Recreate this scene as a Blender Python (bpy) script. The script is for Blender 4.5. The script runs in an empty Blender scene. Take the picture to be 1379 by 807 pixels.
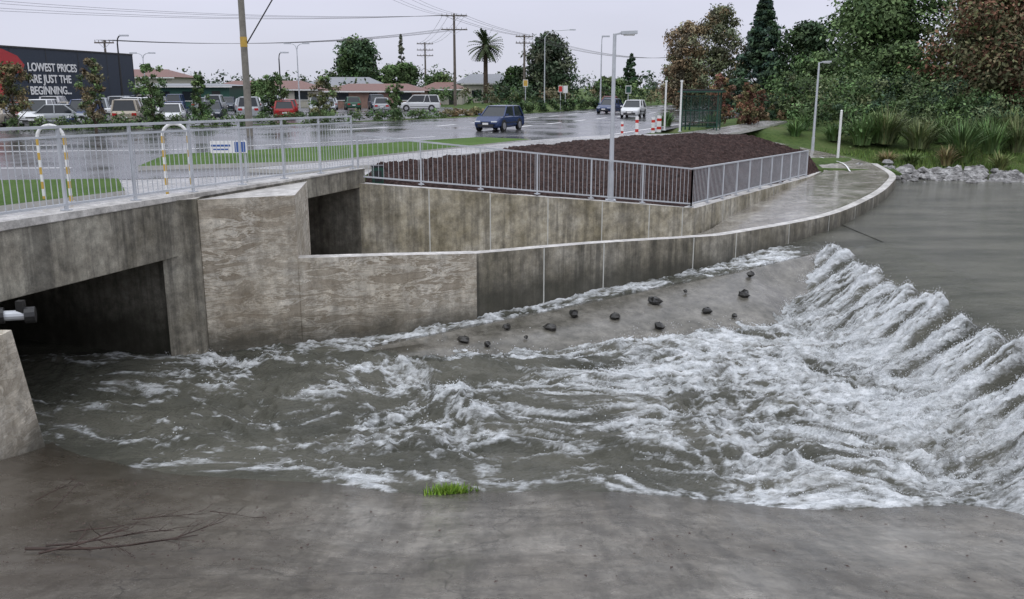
import bpy, math, random
import numpy as np
from mathutils import Vector, Matrix
R=random.Random(7); rng=np.random.default_rng(7)
scene=bpy.context.scene
COL=scene.collection

# ------------------------------------------------------------------ materials
class NT:
    def __init__(s,name):
        s.m=bpy.data.materials.new(name); s.m.use_nodes=True
        s.t=s.m.node_tree; s.b=s.t.nodes['Principled BSDF']
        s.tc=s.t.nodes.new('ShaderNodeTexCoord').outputs['Object']
    def n(s,typ): return s.t.nodes.new(typ)
    def l(s,a,b): s.t.links.new(a,b)
    def map(s,scale=(1,1,1),rot=(0,0,0)):
        n=s.n('ShaderNodeMapping'); n.inputs['Scale'].default_value=scale; n.inputs['Rotation'].default_value=rot
        s.l(s.tc,n.inputs['Vector']); return n.outputs[0]
    def noise(s,scale,detail=5,rough=.6,vec=None,dist=0):
        n=s.n('ShaderNodeTexNoise'); n.inputs['Scale'].default_value=scale; n.inputs['Detail'].default_value=detail
        n.inputs['Roughness'].default_value=rough; n.inputs['Distortion'].default_value=dist
        s.l(vec or s.tc,n.inputs['Vector']); return n.outputs['Fac']
    def ramp(s,f,stops):
        n=s.n('ShaderNodeValToRGB'); e=n.color_ramp.elements
        while len(e)<len(stops): e.new(.5)
        for i,(p,c) in enumerate(stops):
            e[i].position=p; e[i].color=(c,c,c,1) if isinstance(c,(int,float)) else (*c,1)
        s.l(f,n.inputs[0]); return n.outputs[0]
    def mix(s,f,a,b,mode='MIX'):
        n=s.n('ShaderNodeMix'); n.data_type='RGBA'; n.blend_type=mode
        for v,i in ((f,0),(a,6),(b,7)):
            if hasattr(v,'links'): s.l(v,n.inputs[i])
            elif isinstance(v,tuple): n.inputs[i].default_value=(*v,1)
            else: n.inputs[i].default_value=v
        return n.outputs[2]
    def math(s,op,a,b=0.0,c=None):
        n=s.n('ShaderNodeMath'); n.operation=op
        for i,v in enumerate((a,b) if c is None else (a,b,c)):
            if hasattr(v,'links'): s.l(v,n.inputs[i])
            else: n.inputs[i].default_value=v
        return n.outputs[0]
    def sep(s,ax):
        n=s.n('ShaderNodeSeparateXYZ'); s.l(s.tc,n.inputs[0]); return n.outputs[ax]
    def bump(s,h,st=.3,d=.02):
        n=s.n('ShaderNodeBump')
        for nm,v in (('Strength',st),('Distance',d)):
            if hasattr(v,'links'): s.l(v,n.inputs[nm])
            else: n.inputs[nm].default_value=v
        s.l(h,n.inputs['Height']); s.l(n.outputs[0],s.b.inputs['Normal'])
    def col(s,c): s.l(c,s.b.inputs['Base Color'])
    def rough(s,r):
        if hasattr(r,'links'): s.l(r,s.b.inputs['Roughness'])
        else: s.b.inputs['Roughness'].default_value=r

def plain(name,c,rough=.5,metal=0,var=.15,scale=6,bump=0,spec=.5):
    k=NT(name); f=k.noise(scale,4)
    k.col(k.ramp(f,[(.3,tuple(x*(1-var) for x in c)),(.7,tuple(min(1,x*(1+var)) for x in c))]))
    k.rough(rough); k.b.inputs['Metallic'].default_value=metal; k.b.inputs['Specular IOR Level'].default_value=spec
    if bump: k.bump(k.noise(scale*6,4),.4,bump)
    return k.m

def concrete(name,c1,c2,c3,streak=.5,brush=False,wl=None,rough=(.45,.75),bump=.01,big=.7):
    k=NT(name)
    base=k.ramp(k.noise(big,6,.68),[(.36,c1),(.5,c2),(.64,c3)])
    mid=k.ramp(k.noise(4.5,6,.72),[(.36,.62),(.64,1.22)])
    c=k.mix(1.0,base,mid,'MULTIPLY')
    if streak>.05:
        st=k.ramp(k.noise(2.2,5,.72,k.map((1.6,1.6,.1))),[(.4,1-streak),(.56,1.05)])
        c=k.mix(.85,c,st,'MULTIPLY')
    if brush:
        bm=k.noise(2.0,5,.6,k.map((.6,.6,2.8)),.7)
        amt=k.ramp(k.noise(.55,4,.6),[(.42,.45),(.56,1.0)])
        c=k.mix(k.mix(1.0,k.ramp(bm,[(.42,0.0),(.455,.8),(.49,.05),(.52,.05),(.545,.9),(.6,.6)]),amt,'MULTIPLY'),c,(c1[0]*.46,c1[1]*.41,c1[2]*.34))
    if wl is not None:
        z=k.math('ADD',k.sep('Z'),k.math('MULTIPLY',k.noise(1.6,4,.7),.9))
        w=k.ramp(k.math('MULTIPLY_ADD',z,1.0,-wl),[(.25,1.0),(.85,0.0)])
        c=k.mix(k.math('MULTIPLY',w,.8),c,(.037,.036,.026))
    pits=k.ramp(k.noise(45,3,.7),[(.3,.75),(.5,1.0),(.7,1.12)])
    c=k.mix(1.0,c,pits,'MULTIPLY')
    k.col(c); k.rough(k.ramp(k.noise(1.3,4),[(.35,rough[0]),(.65,rough[1])]))
    k.bump(k.noise(16,7,.78),.55,bump)
    return k.m

m_pier=concrete('pier_concrete',(.4,.355,.285),(.52,.475,.395),(.61,.57,.495),.2,True,-4.95)
m_wall=concrete('panel_concrete',(.15,.135,.095),(.245,.22,.17),(.35,.325,.27),.6,False,-4.4)
m_wall2=concrete('upper_panel_concrete',(.24,.21,.14),(.37,.335,.255),(.48,.45,.375),.5,False,None)
m_beam=concrete('beam_concrete',(.15,.135,.1),(.25,.23,.185),(.36,.34,.28),.6,False,None)
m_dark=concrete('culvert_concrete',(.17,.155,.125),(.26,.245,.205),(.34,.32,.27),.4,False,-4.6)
m_cap=concrete('cap_concrete',(.38,.36,.33),(.5,.48,.45),(.6,.58,.55),.0,False,None,(.3,.6))
m_joint=plain('joint_sealant',(.5,.5,.46),.6)
m_path=concrete('wet_path_concrete',(.2,.18,.15),(.27,.25,.22),(.36,.34,.3),.0,False,None,(.06,.26),.004)
m_divider=concrete('divider_concrete',(.085,.08,.065),(.135,.127,.108),(.19,.18,.158),.0,False,None,(.08,.32),.012,1.2)

k=NT('wet_apron_concrete')
b=k.ramp(k.noise(.4,8,.7,dist=.6),[(.36,(.092,.08,.064)),(.5,(.172,.156,.132)),(.64,(.26,.242,.212))])
c=k.mix(1.0,b,k.ramp(k.noise(3.2,8,.75),[(.35,.6),(.65,1.25)]),'MULTIPLY')
st=k.ramp(k.noise(1.5,7,.74,k.map((2.0,.22,1),(0,0,.3))),[(.4,.58),(.58,1.1)])
c=k.mix(.9,c,st,'MULTIPLY')
mud=k.math('ADD',k.math('MULTIPLY',k.sep('X'),-.24),k.math('MULTIPLY',k.noise(.9,6,.7),1.3))
c=k.mix(k.ramp(k.math('SUBTRACT',mud,1.0),[(.0,0.0),(.6,.75)]),c,(.05,.038,.025))
spk=k.ramp(k.noise(30,4,.85),[(.6,0.0),(.66,1.0)])
c=k.mix(k.math('MULTIPLY',spk,.55),c,(.04,.035,.027))
lt=k.ramp(k.noise(22,3,.8),[(.64,0.0),(.7,1.0)])
c=k.mix(k.math('MULTIPLY',lt,.35),c,(.4,.38,.35))
wln=k.math('ADD',k.sep('Z'),k.math('MULTIPLY',k.noise(1.5,5,.7),.35))
c=k.mix(k.ramp(k.math('ADD',wln,5.2),[(.06,.7),(.34,0.0)]),c,(.045,.04,.03))
vor=k.n('ShaderNodeTexVoronoi'); vor.feature='DISTANCE_TO_EDGE'; vor.inputs['Scale'].default_value=.3
wv=k.n('ShaderNodeVectorMath'); wv.operation='ADD'; k.l(k.tc,wv.inputs[0])
nn=k.n('ShaderNodeTexNoise'); nn.inputs['Scale'].default_value=1.5; nn.inputs['Detail'].default_value=5; k.l(k.tc,nn.inputs['Vector']); k.l(nn.outputs['Color'],wv.inputs[1]); k.l(wv.outputs[0],vor.inputs['Vector'])
c=k.mix(k.ramp(vor.outputs['Distance'],[(0.0,.7),(.005,0.0)]),c,(.03,.027,.022))
k.col(c); k.rough(k.ramp(k.noise(.9,6,.7),[(.38,.07),(.62,.38)])); k.bump(k.noise(11,8,.8),.5,.012)
m_apron=k.m

k=NT('wet_asphalt'); k.col(k.ramp(k.noise(.3,6),[(.3,(.05,.05,.052)),(.7,(.09,.09,.095))]))
k.rough(k.ramp(k.noise(.25,5),[(.4,.1),(.6,.32)])); k.bump(k.noise(50,3),.3,.004); m_asph=k.m
m_foot=concrete('footpath_concrete',(.22,.21,.195),(.3,.29,.275),(.37,.36,.345),.0,False,None,(.15,.4),.003)
m_kerb=plain('kerb_concrete',(.45,.44,.41),.6)
m_paint=plain('white_road_paint',(.75,.75,.75),.4,var=.1)
k=NT('grass'); g=k.mix(.5,k.noise(.5,5),k.noise(14,5,.8))
k.col(k.ramp(g,[(.3,(.055,.1,.022)),(.5,(.09,.165,.036)),(.7,(.14,.21,.06))])); k.rough(.9); k.b.inputs['Specular IOR Level'].default_value=.15; k.bump(k.noise(60,4,.8),1,.05); m_grass=k.m
k=NT('rough_ground'); g=k.mix(.5,k.noise(.25,6),k.noise(4,6,.8))
k.col(k.ramp(g,[(.38,(.04,.065,.02)),(.5,(.075,.12,.033)),(.6,(.11,.13,.05)),(.68,(.12,.1,.06))])); k.rough(.9); k.b.inputs['Specular IOR Level'].default_value=.15; k.bump(k.noise(20,5,.8),1,.06); m_ground=k.m
k=NT('bark_mulch'); v=k.n('ShaderNodeTexVoronoi'); v.inputs['Scale'].default_value=11; k.l(k.tc,v.inputs['Vector'])
g=k.mix(.6,v.outputs['Color'],k.noise(5,7,.8))
k.col(k.ramp(g,[(.25,(.014,.009,.008)),(.5,(.045,.028,.025)),(.72,(.095,.062,.056)),(.85,(.16,.115,.1))])); k.rough(.9); k.b.inputs['Specular IOR Level'].default_value=.12; k.bump(g,1,.12); m_mulch=k.m
m_galv=plain('galvanised_steel',(.5,.52,.55),.45,.3,.1,3)
m_white=plain('white_paint',(.72,.72,.71),.4,var=.08)
m_yel=plain('ochre_band',(.5,.32,.06),.5)
m_red=plain('red_paint',(.5,.03,.02),.4)
m_black=plain('black_paint',(.015,.015,.016),.4)
m_green=plain('green_paint',(.01,.055,.035),.4)
m_wood=plain('pole_timber',(.12,.1,.085),.8,var=.3,scale=3)
m_polec=plain('pole_concrete',(.2,.185,.16),.8,var=.25,scale=3)
m_rock=concrete('dark_rock',(.012,.012,.011),(.025,.024,.021),(.045,.042,.038),.0,False,None,(.15,.4),.02,3)
m_rip=concrete('riprap_rock',(.15,.145,.14),(.26,.255,.25),(.38,.375,.37),.0,False,None,(.5,.8),.03,2)
m_bark=plain('bark',(.07,.05,.035),.9,var=.4,scale=4,bump=.03)
m_twig=plain('twig',(.045,.026,.02),.7,var=.4)
k=NT('foliage'); a=k.n('ShaderNodeAttribute'); a.attribute_name='lc'
k.col(a.outputs['Color']); k.rough(.7); k.b.inputs['Specular IOR Level'].default_value=.2; m_leaf=k.m

# ------------------------------------------------------------------ mesh builder
class B:
    def __init__(s): s.v=[];s.f=[];s.i=[];s.m=[]
    def mi(s,m):
        if m not in s.m: s.m.append(m)
        return s.m.index(m)
    def add(s,vs,fs,m):
        o=len(s.v); s.v+= [tuple(p) for p in vs]; k=s.mi(m)
        for f in fs: s.f.append(tuple(o+q for q in f)); s.i.append(k)
    def box(s,c,size,m,rot=0,tilt=None):
        M=Matrix.Rotation(rot,3,'Z')
        if tilt is not None: M=M@Matrix.Rotation(tilt,3,'Y')
        vs=[Vector(c)+M@Vector((sx*size[0]/2,sy*size[1]/2,sz*size[2]/2)) for sx in(-1,1) for sy in(-1,1) for sz in(-1,1)]
        s.add(vs,[(0,1,3,2),(4,6,7,5),(0,4,5,1),(2,3,7,6),(0,2,6,4),(1,5,7,3)],m)
    def beam(s,p,q,w,h,m):
        p=Vector(p);q=Vector(q);d=(q-p)
        if d.length<1e-6:return
        d.normalize(); up=Vector((0,0,1)) if abs(d.z)<.95 else Vector((1,0,0))
        a=d.cross(up).normalized(); u=a.cross(d).normalized()
        vs=[e+a*(i*w/2)+u*(j*h/2) for e in(p,q) for i,j in((-1,-1),(1,-1),(1,1),(-1,1))]
        s.add(vs,[(0,3,2,1),(4,5,6,7),(0,1,5,4),(1,2,6,5),(2,3,7,6),(3,0,4,7)],m)
    def cyl(s,p,q,r0,r1,m,n=8,cap=True):
        p=Vector(p);q=Vector(q);d=(q-p).normalized(); up=Vector((0,0,1)) if abs(d.z)<.95 else Vector((1,0,0))
        a=d.cross(up).normalized(); u=a.cross(d).normalized()
        vs=[]
        for e,r in((p,r0),(q,r1)):
            for i in range(n):
                t=2*math.pi*i/n; vs.append(e+a*(r*math.cos(t))+u*(r*math.sin(t)))
        fs=[(i,(i+1)%n,n+(i+1)%n,n+i) for i in range(n)]
        if cap: fs+=[tuple(range(n))[::-1],tuple(range(n,2*n))]
        s.add(vs,fs,m)
    def tube(s,pts,r,m,n=6):
        for a,b in zip(pts[:-1],pts[1:]): s.cyl(a,b,r,r,m,n)
    def prism(s,poly,z0,z1,m,mt=None):
        n=len(poly); zz0=z0 if isinstance(z0,(list,tuple)) else [z0]*n; zz1=z1 if isinstance(z1,(list,tuple)) else [z1]*n
        vs=[(p[0],p[1],zz0[i]) for i,p in enumerate(poly)]+[(p[0],p[1],zz1[i]) for i,p in enumerate(poly)]
        s.add(vs,[(i,(i+1)%n,n+(i+1)%n,n+i) for i in range(n)]+[tuple(range(n))[::-1]],m)
        s.add(vs[n:],[tuple(range(n))],mt or m)
    def build(s,name,loc=(0,0,0),rot=0,smooth=False,bevel=0,parent=None):
        me=bpy.data.meshes.new(name); me.from_pydata(s.v,[],s.f)
        for m in s.m: me.materials.append(m)
        me.polygons.foreach_set('material_index',s.i)
        if smooth: me.polygons.foreach_set('use_smooth',[True]*len(s.f))
        me.update()
        o=bpy.data.objects.new(name,me); COL.objects.link(o); o.location=loc; o.rotation_euler=(0,0,rot)
        if bevel:
            b=o.modifiers.new('bevel','BEVEL'); b.width=bevel; b.segments=2; b.limit_method='ANGLE'
        if parent: o.parent=parent
        return o

def grid_obj(name,X,Y,Z,m,keep=None,smooth=True,col=None,colname='lc'):
    ny,nx=X.shape
    V=np.stack([X,Y,Z],-1).reshape(-1,3)
    a=(np.arange(ny-1)[:,None]*nx+np.arange(nx-1)[None]).ravel()
    F=np.stack([a,a+1,a+nx+1,a+nx],-1)
    if keep is not None: F=F[keep.ravel()]
    return raw(name,V,F,m,smooth,col,colname)
def raw(name,V,F,m,smooth=True,col=None,colname='lc',link=True):
    me=bpy.data.meshes.new(name); n=len(V); k=F.shape[1]
    me.vertices.add(n); me.vertices.foreach_set('co',np.ascontiguousarray(V,dtype=np.float32).ravel())
    me.loops.add(F.size); me.loops.foreach_set('vertex_index',F.astype(np.int32).ravel())
    me.polygons.add(len(F)); me.polygons.foreach_set('loop_start',np.arange(0,F.size,k,dtype=np.int32))
    me.polygons.foreach_set('loop_total',np.full(len(F),k,dtype=np.int32))
    me.materials.append(m)
    if smooth: me.polygons.foreach_set('use_smooth',np.ones(len(F),dtype=bool))
    if col is not None:
        a=me.attributes.new(colname,'FLOAT_COLOR','POINT'); c=np.ones((n,4),dtype=np.float32); c[:,:col.shape[1]]=col
        a.data.foreach_set('color',c.ravel())
    me.update(calc_edges=True); me.validate()
    o=bpy.data.objects.new(name,me)
    if link: COL.objects.link(o)
    return o

_tabs={}
def vn(x,y,seed=0):
    if seed not in _tabs: _tabs[seed]=np.random.default_rng(seed+100).random((256,256))
    T=_tabs[seed]; xi=np.floor(x).astype(int); yi=np.floor(y).astype(int); tx=x-xi; ty=y-yi
    tx=tx*tx*(3-2*tx); ty=ty*ty*(3-2*ty); xi&=255; yi&=255; x1=(xi+1)&255; y1=(yi+1)&255
    return (T[yi,xi]*(1-tx)+T[yi,x1]*tx)*(1-ty)+(T[y1,xi]*(1-tx)+T[y1,x1]*tx)*ty
def fbm(x,y,o=4,seed=0,g=.5):
    s=0;a=1;t=0
    for i in range(o):
        s=s+a*vn(x*2**i+i*17.3,y*2**i+i*9.1,seed+i); t+=a; a*=g
    return s/t
def rfbm(x,y,o=4,seed=0,g=.5):
    s=0;a=1;t=0
    for i in range(o):
        s=s+a*(1-np.abs(2*vn(x*2**i+i*17.3,y*2**i+i*9.1,seed+i)-1)); t+=a; a*=g
    return s/t
def sstep(x): x=np.clip(x,0,1); return x*x*(3-2*x)
def inpoly(x,y,P):
    r=np.zeros(x.shape,bool); n=len(P)
    for i in range(n):
        x0,y0=P[i]; x1,y1=P[(i+1)%n]
        if y0==y1: continue
        c=((y0>y)!=(y1>y))&(x<(x1-x0)*(y-y0)/(y1-y0)+x0); r^=c
    return r
def cr(pts,n=6):
    P=[Vector(p) for p in pts]; P=[2*P[0]-P[1]]+P+[2*P[-1]-P[-2]]; out=[]
    for i in range(1,len(P)-2):
        for k in range(n):
            t=k/n; a,b,c,d=P[i-1],P[i],P[i+1],P[i+2]
            out.append(.5*((2*b)+(c-a)*t+(2*a-5*b+4*c-d)*t*t+(3*b-a-3*c+d)*t**3))
    out.append(P[-2]); return out

# ------------------------------------------------------------------ key world lines (metres, z=0 is eye level)
WALL=cr([(-.8,19.5,-3.59),(2.0,21.35,-3.68),(4.75,23.0,-3.80),(6.2,24.2,-3.87),(10.1,28.2,-3.95),(13.6,33.5,-4.0),(16.2,38.2,-4.02),(18.3,42.8,-4.03),(18.9,46.5,-3.82)],6)
UP=[(-4.1,24.0,-2.5),(5.7,27.7,-3.66),(14.0,42.0,-4.06),(15.4,44.6,-4.07)]
RX=[-3.6,-.8,1.4,6.0,9.2,12]; RY=[17.3,18.85,20.15,22.7,24.8,26.6]
def zch(x): return np.interp(x,[-3.6,-.8,1.4,6,9.2],[-5.3,-5.1,-4.98,-4.66,-4.45])
TX=[-3.6,-3.1,1.25,5.7,8.2]; TY=[17.1,16.9,18.0,19.6,20.6]
def ye(x): return 11.1-.09*x+.07*np.maximum(0,-3-np.maximum(x,-7.4))**2+.12*np.sin(x*1.3)
def apron_z(x,y):
    d=ye(x)-y
    return np.minimum(-5.3+.25*d+.008*np.maximum(0,d)**2,-1.6)
nB=Vector((-.942,.335,0)); dB=Vector((.335,.942,0))
def Bp(t,z=0): return Vector((-7.8+3.7*t,13.6+10.4*t,z))
def dz(t): return -2.0-.12*t

# ------------------------------------------------------------------ ground
xs=np.concatenate([[-2500,-800,-300,-150,-90,-60,-42],np.arange(-30,46,.2),[55,70,90,150,300,800,2500]])
ys=np.concatenate([[-2500,-800,-200,-60,-20],np.arange(-8,64,.2),[75,90,120,200,500,2500]])
X,Y=np.meshgrid(xs,ys)
RIV=[(-16,14.6),(-8.6,11.9),(-8.6,10.5),(400,10.5),(400,44),(30,44.6),(18.9,44.2),(15.5,44.75),(14.15,42.2),(5.65,27.95),(-4.1,24.25),(-11.6,26.9)]
MUL=[(-4.1,24.1),(5.7,27.9),(14.2,42),(15.6,44.8),(14.2,45.8),(11.2,45.6),(7,44.8),(3.1,41),(-1.4,33.4),(-4.1,28.4)]
Z=np.full(X.shape,-2.5)
d=Y-44-.6*np.sin(X*.35)
bank=-4.75+2.25*sstep(d/15)+.25*(fbm(X*.5,Y*.5,4,3)-.5)
wx=sstep((X-11)/5)*(Y>40)
far=(1-wx)*-2.5+wx*np.where(Y>62,-2.5,bank); Z=np.where((X>11)&(Y>40),far,Z)
near=apron_z(X,Y)-.15
wl=sstep((-7.7-X)/1.4)
nearz=near*(1-wl)+(-2.5)*wl
nb=(Y<12.2)&(Y>-9)
Z=np.where(nb&(X>-9.2),np.maximum(nearz,-6.5),Z)
Z=np.where((Y<=-9),-1.75,Z)
Z=np.where((Y<=-9)&(X<-9.2),-2.5,Z)
ir=inpoly(X,Y,RIV); Z=np.where(ir,np.maximum(-6.5,np.where(X>-7.3,near,-6.5)),Z)
Z=np.where(inpoly(X,Y,MUL),-5.0,Z)
PC=[(16.9,42),(17.2,46.7),(16.3,49.5),(14,52.5),(11,54)]; PZ=[-4.1,-3.85,-3.55,-3.1,-2.6]
for (a,za),(b_,zb) in zip(zip(PC,PZ),zip(PC[1:],PZ[1:])):
    ax,ay=a; bx,by=b_; L2=(bx-ax)**2+(by-ay)**2
    t=np.clip(((X-ax)*(bx-ax)+(Y-ay)*(by-ay))/L2,0,1); dd=np.hypot(X-ax-t*(bx-ax),Y-ay-t*(by-ay))
    pz=za+(zb-za)*t-.12; w=1-sstep((dd-1.7)/2.0); sel=(Y>42.5)&(~inpoly(X,Y,MUL))&(~ir)
    Z=np.where(sel,Z*(1-w)+pz*w,Z)
grid_obj('ground',X,Y,Z,m_ground)

gx=np.arange(-9.2,20,.12); gy=np.linspace(0,1,110)
GX,GT=np.meshgrid(gx,gy); top=ye(GX)+1.6; GY=-7+(top+7)*GT
GZ=apron_z(GX,GY)+.05*(fbm(GX*.5,GY*.5,4,9)-.5)+.02*(fbm(GX*3,GY*3,4,12)-.5)
wl=sstep((-7.7-GX)/1.4)*(1-sstep((GY-9.5)/1.5)); GZ=GZ*(1-wl)+(-2.35)*wl
kp=~((GX[:-1,:-1]<-7.1)&(GY[:-1,:-1]>9.2))
grid_obj('concrete_apron',GX,GY,GZ,m_apron,kp)

def sheet(name,poly,z,m,kerb=None,h=.0):
    b=B()
    if h: b.prism(poly,z-.05,z+h,kerb or m,m)
    else: b.add([(p[0],p[1],z) for p in poly],[tuple(range(len(poly)))],m)
    return b.build(name)
ROAD=[(-90,20),(-14,23.6),(-6.4,26.6),(-4.3,28.6),(-1.4,33.4),(3,41),(5.5,45.5),(9,54),(14,66),(26,92),(45,130),(75,180),(60,190),(19,128),(5.7,99),(-4.4,77),(-11.5,67),(-22,57),(-45,49),(-90,42)]
sheet('main_road',ROAD,-2.488,m_asph)
sheet('car_park',[(-95,44),(-46,51),(-22.5,59.5),(-12,69.5),(-6,80),(-2,92),(-8,118),(-95,118)],-2.492,m_asph)
sheet('bridge_footway',[(-12.5,9.0),(-9.7,8.6),(-4.25,24.0),(-4.3,28.6),(-6.4,26.6),(-8.5,25.6),(-9.4,20.8)],-2.484,m_foot)
sheet('grass_verge',[(-22,15.2),(-11.0,17.6),(-9.2,21.2),(-10.6,24.1),(-28,21.6)],-2.48,m_grass,m_kerb,.1)
sheet('footpath',[(-6.4,26.6),(-4.3,28.4),(-1.45,33.4),(2.95,41),(5.5,44.6),(10.5,46),(14,53),(20,66),(18.5,67),(12.5,55),(8.7,48),(4.4,46.2),(1.2,42.2),(-3.2,34.4),(-5.9,29.6),(-8,27)],-2.46,m_foot,m_kerb,.09)
sheet('grass_island',[(-11.5,27.6),(-6.2,29.7),(-3.5,34.6),(.9,42.4),(-1.6,44.2),(-6.7,38.2),(-12.5,32.5)],-2.47,m_grass,m_kerb,.12)
bb=B()
def dash(x0,y0,x1,y1,w=.13,z=-2.482):
    p=Vector((x0,y0,z));q=Vector((x1,y1,z));a=(q-p).normalized().cross(Vector((0,0,1)))*w
    bb.add([p-a,p+a,q+a,q-a],[(0,1,2,3)],m_paint)
for i in range(14):
    t0=i/14
    dash(-2+26*t0*1.2,53+62*t0*1.2,-2+26*(t0*1.2)+1.1,53+62*(t0*1.2)+2.8)
    dash(-5+24*t0*1.2,60+60*t0*1.2,-5+24*(t0*1.2)+1.1,60+60*(t0*1.2)+2.8)
dash(-8,58,-11,54.6,.2); dash(-40,32,-14,37,.1); dash(-14,37,-4,47,.1); dash(-60,26.5,-14,28.5,.09)
dash(2.5,42.5,8,55,.08); dash(8,55,20,82,.08)
for i in range(5): dash(-20-i*6,40-i*1.2,-22.5-i*6,39.5-i*1.2,.12)
bb.build('road_markings')

FR=[Vector(p) for p in [(-4.05,24.2,-2.62),(.8,26.05,-3.18),(5.55,27.95,-3.78),(9.7,35.1,-3.98),(13.85,42.15,-4.15),(15.35,44.7,-4.15)]]
BK=[Vector(p) for p in [(-4.25,28.5,-2.4),(-1.4,33.5,-2.4),(3.05,41,-2.38),(7,44.9,-2.38),(11.3,45.6,-2.45),(14.6,45.6,-3.1)]]
def samp(P,t):
    u=t*(len(P)-1); i=min(int(u),len(P)-2); return P[i].lerp(P[i+1],u-i)
ns,nr=420,170
MX=np.zeros((nr,ns));MY=MX.copy();MZ=MX.copy()
for j in range(ns):
    f=samp(FR,j/(ns-1)); g=samp(BK,j/(ns-1))
    for i in range(nr):
        t=i/(nr-1); x_=f.x+(g.x-f.x)*t
        MX[i,j]=x_;MY[i,j]=f.y+(g.y-f.y)*t
        MZ[i,j]=f.z+(g.z-f.z)*(1-(1-t)**1.5)+.45*math.sin(math.pi*t)*max(0,min(1,(x_-.5)/6))*max(0,min(1,(15.2-x_)/4))
MZ+= (rfbm(MX*4.5,MY*4.5,4,21,.7)-.5)*.2+(fbm(MX*.7,MY*.7,3,25)-.5)*.25
MZ[0,:]-=.05
grid_obj('mulch_bed',MX,MY,MZ,m_mulch,None,False)

# ------------------------------------------------------------------ walls
def wallstrip(bl,pts,th,zb,m,joints=(),cap=None,jm=None):
    P=[Vector(p) for p in pts]; n=len(P); N=[]
    for i in range(n):
        a=P[max(0,i-1)];c=P[min(n-1,i+1)]; d=Vector((c.x-a.x,c.y-a.y,0)).normalized(); N.append(Vector((-d.y,d.x,0)))
    vs=[]
    for p,nm in zip(P,N):
        q=p+nm*th
        vs+=[(p.x,p.y,zb),(p.x,p.y,p.z),(q.x,q.y,p.z),(q.x,q.y,zb)]
    fs=[];ft=[]
    for i in range(n-1):
        o=4*i; fs+=[(o,o+4,o+5,o+1),(o+2,o+6,o+7,o+3)]; ft.append((o+1,o+5,o+6,o+2))
    fs+=[(0,1,2,3),(4*n-4,4*n-1,4*n-2,4*n-3)]
    bl.add(vs,fs,m); bl.add(vs,ft,cap or m)
    for jx in joints:
        for a,c in zip(P[:-1],P[1:]):
            if a.x<=jx<c.x:
                t=(jx-a.x)/(c.x-a.x); p=a.lerp(c,t); d=Vector((c.x-a.x,c.y-a.y,0)).normalized(); nm=Vector((d.y,-d.x,0))
                bl.prism([(p-d*.016+nm*.004)[:2],(p+d*.016+nm*.004)[:2],(p+d*.016-nm*.01)[:2],(p-d*.016-nm*.01)[:2]],-6,p.z-.015,jm)
b=B(); wallstrip(b,WALL,.3,-6.5,m_wall,[.75,2.25,4.75,6.15,8.2,10.1,11.9,13.6],m_cap,m_joint); b.build('flood_wall')
b=B(); up=[Vector(p) for p in UP]; dense=[]
for a,c in zip(up[:-1],up[1:]):
    for i in range(6): dense.append(a.lerp(c,i/6))
dense.append(up[-1])
wallstrip(b,dense,.42,-6.5,m_wall2,[-2.3,-.62,1.05,2.7,4.2,5.3,7.2,8.9,10.6,12.2],m_cap,m_joint); b.build('retaining_wall')

A=(-6.2,17.5); C=(-4.42,18.12); Pp=(-4.95,21.6)
b=B()
b.prism([A,C,Pp,(-5.6,19.9)],-6.5,[-2.15,-2.13,-2.2,-2.2],m_pier,m_cap)
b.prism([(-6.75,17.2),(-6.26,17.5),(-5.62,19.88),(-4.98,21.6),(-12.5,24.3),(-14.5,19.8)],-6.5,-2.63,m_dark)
b.prism([(-6.78,16.98),(-6.2,17.42),(-6.2,17.8),(-6.9,17.7)],-6.5,-2.12,m_beam,m_cap)
b.build('bridge_pier',bevel=.02)
b=B(); wallstrip(b,[(-4.42,18.1,-3.43),(-2.6,18.78,-3.5),(-.78,19.46,-3.58)],.34,-6.5,m_pier,[],m_cap,m_joint); b.build('wing_wall',bevel=.02)

b=B()
def edge(t0,t1,zt,zb,th,off=0,m=m_beam,mt=None):
    p=Bp(t0)-nB*off;q=Bp(t1)-nB*off;r=q+nB*th;s=p+nB*th
    b.prism([p[:2],q[:2],r[:2],s[:2]],zb,[dz(t0)+zt,dz(t1)+zt,dz(t1)+zt,dz(t0)+zt],m,mt)
edge(-.9,.36,0,-3.22,.4,0.0,m_beam,m_cap)
edge(.3601,1.03,0,-2.62,.4,0,m_beam,m_cap)
edge(-.9,1.03,.0,-2.14,.03,.032,m_cap)
for t0,t1,zb in((-.9,.36,-3.2),(.3605,1.03,-2.63)):
    p=Bp(t0)+nB*.41;q=Bp(t1)+nB*.41;r=q+nB*9;s=p+nB*9
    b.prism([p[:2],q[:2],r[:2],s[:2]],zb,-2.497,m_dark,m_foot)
p=Bp(1.0);q=p+nB*8
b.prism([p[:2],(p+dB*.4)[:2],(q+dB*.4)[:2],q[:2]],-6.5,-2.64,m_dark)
b.build('road_bridge',bevel=.015)
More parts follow.
